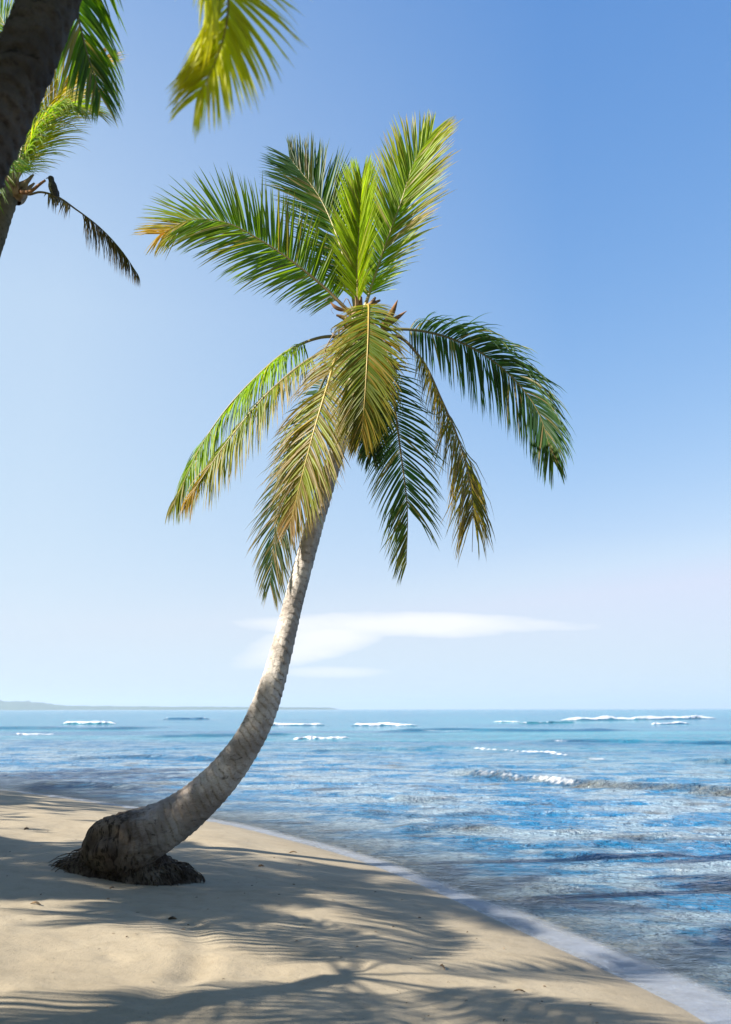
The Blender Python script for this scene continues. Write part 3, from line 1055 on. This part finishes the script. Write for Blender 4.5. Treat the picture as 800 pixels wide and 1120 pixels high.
rs = np.random.RandomState(44)
vs, fs, k0 = [], [], 0
for i in range(170):
    c = A(394 + rs.uniform(-6, 6), rs.uniform(345, 402)) + rs.uniform(-.06, .06, 3)
    a = rs.uniform(0, 2 * math.pi)
    o = np.array((math.cos(a), math.sin(a), rs.uniform(-.5, .7)))
    L = rs.uniform(.16, .42)
    p1 = c + o * L * .5 + rs.randn(3) * .03
    p2 = p1 + o * L * .4 + np.array((0, 0, -L * rs.uniform(.1, .7))) + rs.randn(3) * .05
    V, F = tube(catmull([c, p1, p2, p2 + rs.randn(3) * .05 - np.array((0, 0, .05))], 9), np.linspace(1, .35, 9) * rs.uniform(.004, .011), 5)
    vs.append(V)
    fs.append(F + k0)
    k0 += len(V)
build('crown_fibre', np.vstack(vs), np.vstack(fs), mat_plain('dry_fibre', (0.16, 0.11, 0.065), (0.34, 0.26, 0.18), 9), hero, foot)['kind'] = 'stuff'

# ---- the two palms at the upper left
ND = 4.7
nf = np.array((-4.6, 2.6, 0.0))
nf[2] = float(sand_z(nf[0], nf[1])[0])
near = empty('palm_tree', nf)
tag(near, 'blurred near coconut palm with thick dark trunk crossing the top left corner', 'palm tree', )
ncr = at(150, -170, ND + .2)
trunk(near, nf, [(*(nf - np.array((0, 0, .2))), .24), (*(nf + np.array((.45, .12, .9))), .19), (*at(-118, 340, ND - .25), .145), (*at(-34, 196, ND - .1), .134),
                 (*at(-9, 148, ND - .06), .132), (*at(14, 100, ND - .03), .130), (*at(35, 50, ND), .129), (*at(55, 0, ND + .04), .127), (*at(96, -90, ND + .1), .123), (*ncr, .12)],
      BARK_SHADED, seg=40, step=0.015, scar=0.085, seed=14, amp=0.016)


def Bn(px, py, dd=0.0):
    return at(px, py, ND + dd)


NFR = [
    dict(pts=[ncr, Bn(156, -155, -.35), Bn(170, -104, -.65), Bn(196, -66, -.75), Bn(230, -42, -.8), Bn(250, -8, -.8), Bn(248, 32, -.78), Bn(235, 72, -.75), Bn(217, 106, -.7)],
         nrm=[(.1, -.3, .9), (.1, -.6, .8), (.1, -.9, .35)], leaf=.42, base=np.array((.36, .43, .008)), tip=np.array((.46, .42, .012)), end=np.array((.44, .44, .010)), end_from=.5, droop=.45, vee=.0, seed=31,
         n=84, rib=(.22, .20, .06), label='bright yellow green frond tip hanging into the sky', brown=0.02, width=.018, start=.2, ang=(76, 32)),
    dict(pts=[ncr, Bn(130, -190, .4), Bn(95, -120, .8), Bn(80, -30, 1.1), Bn(92, 40, 1.2), Bn(112, 105, 1.2)],
         nrm=[(-.2, .5, .8), (-.5, .7, .2)], leaf=.50, base=GREEN, tip=FRESH, droop=.9, vee=-.1, seed=33, n=44, rib=(.15, .16, .05), label='dark frond hanging beside the near trunk'),
    dict(pts=[ncr, Bn(110, -230, -.2), Bn(40, -200, -.2), Bn(-30, -120, -.1), Bn(-80, 0, 0)],
         nrm=(-.3, .4, .8), leaf=.6, base=GREEN, droop=.9, seed=35, n=60),
    dict(pts=[ncr, Bn(190, -280, .6), Bn(260, -300, 1.3), Bn(340, -220, 2.0), Bn(380, -130, 2.4)], nrm=(.2, .3, .9), leaf=.6, base=GREEN, droop=.8, seed=39, n=60),
    dict(pts=[ncr, Bn(140, -300, .1), Bn(120, -420, .3), Bn(90, -500, .7)], nrm=(-.6, -.4, .3), leaf=.6, base=FRESH, droop=.3, seed=41, n=60),
    dict(pts=[ncr, Bn(60, -260, .6), Bn(-40, -260, 1.2), Bn(-150, -120, 1.7)], nrm=(-.3, .3, .9), leaf=.6, base=GREEN, droop=.8, seed=43, n=60),
]
for kw in NFR:
    frond(near, nf, **kw)

SD = 12.6
sf = np.array((-8.9, 11.6, 0.0))
sf[2] = float(sand_z(sf[0], sf[1])[0])
second = empty('palm_tree', sf)
tag(second, 'farther palm at the left edge with a ragged drooping frond that carries a bird', 'palm tree')


def Cn(px, py, dd=0.0):
    return at(px, py, SD + dd)


scr = Cn(15, 204)
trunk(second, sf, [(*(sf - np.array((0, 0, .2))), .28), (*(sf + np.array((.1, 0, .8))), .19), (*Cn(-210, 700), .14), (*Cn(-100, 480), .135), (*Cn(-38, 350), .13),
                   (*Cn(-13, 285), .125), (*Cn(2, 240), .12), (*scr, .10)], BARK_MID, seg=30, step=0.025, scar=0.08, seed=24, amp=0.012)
SFR = [
    dict(pts=[scr, Cn(33, 212, -.05), Cn(45, 209.5, -.1), Cn(60, 213, -.1), Cn(85, 229, -.1), Cn(112, 250, -.1), Cn(135, 275, -.1), Cn(152, 300, -.1)],
         nrm=[(.1, .1, .95), (.7, .1, .6)], leaf=.42, base=BROWN * .55 + DEEP * .3, tip=BROWN * .6, droop=2.2, vee=-.7, seed=51, n=62, rib=(.12, .10, .05), start=.25, ragged=.5,
         width=.024, label='ragged dark half bare frond drooping to the right'),
    dict(pts=[scr, Cn(30, 165, .1), Cn(46, 128, .2), Cn(72, 95, .3), Cn(108, 66, .4)], nrm=(-.4, -.8, .3), leaf=.85, base=LIME * .7 + GOLD * .4, tip=GOLD, end=GOLD * 1.25, end_from=.3, droop=.4, vee=.1, seed=53,
         n=64, rib=(.33, .28, .10), label='upright yellow green frond with orange tip'),
    dict(pts=[scr, Cn(34, 172, .3), Cn(52, 138, .6), Cn(76, 108, .8), Cn(100, 100, .9)], nrm=(-.3, -.7, .6), leaf=.75, base=LIME * .9, tip=GOLD, end=GOLD, droop=.7, vee=-.1, seed=67, n=64, rib=(.33, .28, .10)),
    dict(pts=[scr, Cn(27, 155, .1), Cn(36, 100, .2), Cn(50, 45, .3), Cn(72, 5, .4)], nrm=(-.5, -.75, .2), leaf=.75, base=FRESH, tip=GOLD, end=GOLD, end_from=.7, droop=.3, seed=69, n=64, rib=(.33, .28, .10)),
    dict(pts=[scr, Cn(28, 172, -.1), Cn(42, 140, -.2), Cn(66, 118, -.3), Cn(95, 118, -.4)], nrm=(.1, -.5, .8), leaf=.80, base=FRESH, tip=OLIVE, end=OLIVE, droop=.9, vee=-.1, seed=55, n=56),
    dict(pts=[scr, Cn(22, 150, .2), Cn(18, 90, .4), Cn(8, 30, .6), Cn(-20, -20, .8)], nrm=(-.3, -.8, .2), leaf=.65, base=FRESH, droop=.3, seed=57, n=60),
    dict(pts=[scr, Cn(8, 170, -.1), Cn(-20, 130, -.2), Cn(-70, 110, -.3), Cn(-130, 130, -.4)], nrm=(-.3, -.5, .8), leaf=.65, base=GREEN, droop=.8, seed=59, n=60),
    dict(pts=[scr, Cn(2, 212, -.1), Cn(-25, 225, -.3), Cn(-60, 280, -.5), Cn(-80, 350, -.6)], nrm=(-.5, -.3, .6), leaf=.5, base=OLIVE, droop=1.2, vee=-.3, seed=61, n=56, brown=.3, end=STRAW),
    dict(pts=[scr, Cn(15, 180, -.6), Cn(-5, 170, -1.3), Cn(-30, 220, -1.9), Cn(-50, 300, -2.1)], nrm=(0, -.7, .7), leaf=.55, base=GREEN, droop=.8, vee=-.2, seed=63, n=56),
    dict(pts=[scr, Cn(5, 170, .6), Cn(-30, 150, 1.3), Cn(-70, 190, 2.0), Cn(-100, 260, 2.4)], nrm=(-.2, .7, .7), leaf=.55, base=DEEP, droop=.8, vee=-.2, seed=65, n=56),
]
for kw in SFR:
    frond(second, sf, **kw)
C = catmull([scr + np.array((0.05, 0, -.05)), Cn(36, 208, -.25), Cn(46, 200, -.3), Cn(51, 196.5, -.3)], 12)
V, F = tube(C, np.linspace(.035, .015, 12), 8)
build('bare_leaf_stalk', V, F, SPATHE, second, sf)
vs, fs, k0 = [], [], 0
for i in range(16):
    a = i * 2.4
    c = Cn(18, 203 + (i % 6) * 3)
    out = np.array((math.cos(a), math.sin(a), 0))
    V, F = tube(catmull([c + out * .05, c + out * .13 + np.array((0, 0, .05)), c + out * .22 + np.array((0, 0, .16))], 6), np.linspace(.05, .012, 6), 8)
    vs.append(V)
    fs.append(F + k0)
    k0 += len(V)
build('leaf_bases', np.vstack(vs), np.vstack(fs), FIBRE, second, sf)

# ---- bird perched on the ragged frond
perch = Cn(58, 213.5, -.1)
FEATH = new_mat('bird_feathers')
g = G(FEATH)
br = g.attr('breast')
nb = g.noise(g.pos(1, 1, 1, obj=True), 60, 3)
c = g.mix(g.ramp(nb, .4, .65), (0.028, 0.024, 0.022), (0.065, 0.055, 0.048))
c = g.mix(g.math('MULTIPLY', br, g.ramp(nb, .42, .56)), c, (0.30, 0.26, 0.20))
g.out(g.pbsdf(c, 0.75, spec=0.2))
HORN = mat_plain('bird_horn', (0.03, 0.03, 0.03), (0.07, 0.06, 0.05), 30, 0.5)
bird = empty('bird', perch, 0)
tag(bird, 'small dark bird with mottled breast perched upright on the ragged palm frond', 'bird')
# local spine from tail tip up to the crown of the head; it faces left, a little toward us
sp = np.array([(.075, .02, -.115, .010, .016), (.062, .016, -.06, .014, .026), (.045, .012, -.005, .030, .036), (.028, .006, .045, .047, .047), (.010, .0, .10, .054, .054),
               (-.004, -.004, .150, .050, .050), (-.012, -.008, .185, .038, .038), (-.016, -.010, .208, .035, .036), (-.022, -.012, .234, .036, .037), (-.024, -.013, .254, .026, .028), (-.024, -.013, .264, .006, .008)])
C = catmull(sp, 44)
P, ra, rb = C[:, :3], C[:, 3], C[:, 4]
T = unit(np.gradient(P, axis=0))
Bv = unit(np.cross(T, np.array((0, 1.0, 0))))
Cv = np.cross(Bv, T)
th = np.linspace(0, 2 * math.pi, 24, endpoint=False)
V = P[:, None, :] + ra[:, None, None] * np.cos(th)[None, :, None] * Bv[:, None, :] + rb[:, None, None] * np.sin(th)[None, :, None] * Cv[:, None, :]
facing = (np.cos(th)[None, :] * Bv[:, None, 0] + np.sin(th)[None, :] * Cv[:, None, 0])
breast = np.clip(-facing * 1.6 + .35, 0, 1) * np.clip((P[:, 2] + .01) / .04, 0, 1)[:, None] * np.clip((.19 - P[:, 2]) / .03, 0, 1)[:, None]
build('bird_body', V.reshape(-1, 3), grid_faces(44, 24, True), FEATH, bird, attrs={'breast': breast.ravel()})
for sy in (-1, 1):
    C = catmull([(0.0, sy * .047, .155), (.028, sy * .056, .10), (.050, sy * .046, .03), (.068, sy * .026, -.045)], 16)
    V, F = tube(C, np.array([.012, .030, .034, .030, .022, .006]).repeat(3)[:16], 10, .35)
    build('wing', V, F, FEATH, bird, attrs={'breast': np.zeros(len(V))})
    C = catmull([(.018, sy * .018, .035), (.008, sy * .018, .012), (.004, sy * .018, .0)], 6)
    V, F = tube(C, np.linspace(.010, .005, 6), 7)
    build('leg', V, F, HORN, bird)
    V, F = tube(catmull([(-.050, -.013 + sy * .0001, .236 + .0001), (-.072, -.016, .232), (-.086, -.018, .222)], 8), np.linspace(.011, .002, 8), 8)
    if sy > 0:
        build('beak', V, F, HORN, bird)
    V, F = tube(np.array([(-.040, -.013 + sy * .030, .243), (-.040, -.013 + sy * .036, .243)]), np.array([.006, .004]), 8)
    build('eye', V, F, HORN, bird)

# ---- palms beyond the left edge, whose fronds shade the sand
gpt = np.array((-40.0, 20.0, 0.0))


def stray(foot_, crown, seed, flen, nf_, label, spread_=None, group=None):
    foot_ = np.array(foot_, dtype=float)
    foot_[2] = float(sand_z(foot_[0], foot_[1])[0])
    t = empty('palm_tree', foot_)
    tag(t, label, 'palm tree', group)
    rs = np.random.RandomState(seed)
    crown = np.array(crown, dtype=float)
    mid = foot_ * .55 + crown * .45 + np.array((-.3, 0, -.5))
    trunk(t, foot_, [(*(foot_ - np.array((0, 0, .2))), .26), (*(foot_ * .85 + crown * .15 + np.array((-.15, 0, -.2))), .18), (*mid, .15), (*crown, .11)], BARK, seg=20, step=.04, seed=seed)
    for i in range(nf_):
        if spread_:
            a, el = R(spread_[i][0]), R(spread_[i][1])
        else:
            a = 2 * math.pi * (i * 0.382 + rs.rand() * .06) + seed
            el = R(68 - 92 * (i / max(1, nf_ - 1)) + rs.randn() * 6)
        o = np.array((math.cos(a), math.sin(a), 0))
        L = flen * rs.uniform(.9, 1.1)
        p = [crown]
        q = crown.copy()
        e = el
        for k in range(5):
            q = q + (o * math.cos(e) + np.array((0, 0, math.sin(e)))) * L / 5
            p.append(q)
            e -= R(14)
        frond(t, foot_, p, o * -.2 + np.array((0, 0, 1.0)) * max(.3, math.cos(el)) - o * max(0, math.sin(el)), leaf=.70, n=44, base=(GREEN * .55, DEEP * .8, DEEP * .6)[i % 3], tip=DEEP, brown=.02, droop=.6,
              vee=-.1, seed=seed * 100 + i, width=.034)
    return t


def source(px, py, z, hgt):
    """Where a crown hgt above the sand must stand for its shade to reach a measured spot."""
    p = at_level(px, py, z)
    return p + np.array(TO_SUN) / TO_SUN.z * hgt


c1 = source(335, 1040, .5, 3.4)
stray(c1 + np.array((.6, -4.2, 0)), c1, 6, 3.2, 10, 'palm standing out of view left of the near dark trunk, shading the front sand',
      [(-42, 35), (-57, 24), (-34, 22), (102, 15), (114, 5), (90, 26), (-84, 10), (-110, 14), (-132, 2), (60, 70)])
c2 = source(-30, 940, .5, 5.4)
stray(c2 + np.array((-1.9, .4, 0)), c2, 8, 2.8, 28, 'palm standing out of view at the left, shading the sand left of the roots')
c6 = source(110, 968, .5, 6.0)
stray(c6 + np.array((-1.5, .9, 0)), c6, 15, 1.8, 16, 'slender palm out of view at the left, shading the sand in front of the roots',
      [(10, 20), (-5, 8), (-18, 0), (25, 0), (170, 10), (185, 4), (200, 14), (155, 0), (-30, 20), (40, 30), (0, 30), (190, 30), (90, 70), (270, 60), (-8, -8), (8, -6)])
c3 = source(0, 874, .3, 6.5)
stray(c3 + np.array((-1.5, .6, 0)), c3, 9, 2.8, 15, 'palm standing out of view far along the beach, shading the waterline')
c4 = at(200, 892, 10.9) + np.array(TO_SUN) * 9.5
stray(c4 + np.array((-1.5, .9, 0)), c4, 12, 2.6, 15, 'tall palm out of view at the left, shading the lower half of the leaning trunk')
c5 = at(-10, 120, 4.7) + np.array(TO_SUN) * 4.3 + np.array((0, 0, -.2))
stray(c5 + np.array((-1.2, -.6, 0)), c5, 13, 1.4, 20, 'palm standing out of view beside the camera, shading the near dark trunk')

# unseen thicket behind and left of us, raised to block sky light
rs = np.random.RandomState(91)
nl = 24000
leafc = np.zeros((nl, 3))
k = nl // 2
leafc[:k] = np.c_[rs.uniform(-22, 9, k), rs.uniform(-9.5, -5.5, k), 14.0 * rs.rand(k) ** .8]
leafc[k:] = np.c_[rs.uniform(-23, -17.5, nl - k), rs.uniform(-8, 34, nl - k), 9.5 * rs.rand(nl - k) ** .8]
leafc[:, 2] += .5 + fbm(leafc[:, 0] * .4, leafc[:, 1] * .4, 93, 2) * 1.5
e1 = unit(rs.randn(nl, 3))
e2 = unit(np.cross(e1, rs.randn(nl, 3)))
sz = rs.uniform(.18, .38, (nl, 1))
V = np.stack([leafc - e1 * sz, leafc + e2 * sz * .45 , leafc + e1 * sz, leafc - e2 * sz * .45], 1).reshape(-1, 3)
tag(build('thicket', V, np.arange(nl * 4).reshape(-1, 4), LEAF, cols=np.repeat(GREEN[None] * rs.uniform(.6, 1.2, (nl, 1)), 4, axis=0), smooth=False), kind='stuff')

# ---- scraps of leaf and twig on the sand
DEB = mat_plain('beach_scraps', (0.05, 0.035, 0.02), (0.20, 0.13, 0.07), 20)
rs = np.random.RandomState(77)
vs, fs, k0 = [], [], 0
while len(vs) < 260:
    x, y = rs.uniform(-6, 2.5), rs.uniform(5.5, 16)
    d = shore_dist([x], [y])[0]
    if d < 0.7:
        continue
    z = float(sand_z(x, y)[0])
    a = rs.uniform(0, 6.28)
    L = rs.uniform(.010, .035) if rs.rand() < .94 else rs.uniform(.07, .13)
    o = np.array((math.cos(a), math.sin(a), 0)) * L
    c = np.array((x, y, z + .006))
    V, F = tube(catmull([c - o / 2, c + np.array((0, 0, L * .15)), c + o / 2], 5), np.array((.3, 1, 1, .8, .2)) * L * rs.uniform(.06, .16), 6, .6)
    vs.append(V)
    fs.append(F + k0)
    k0 += len(V)
tag(build('beach_scraps', np.vstack(vs), np.vstack(fs), DEB), kind='stuff')
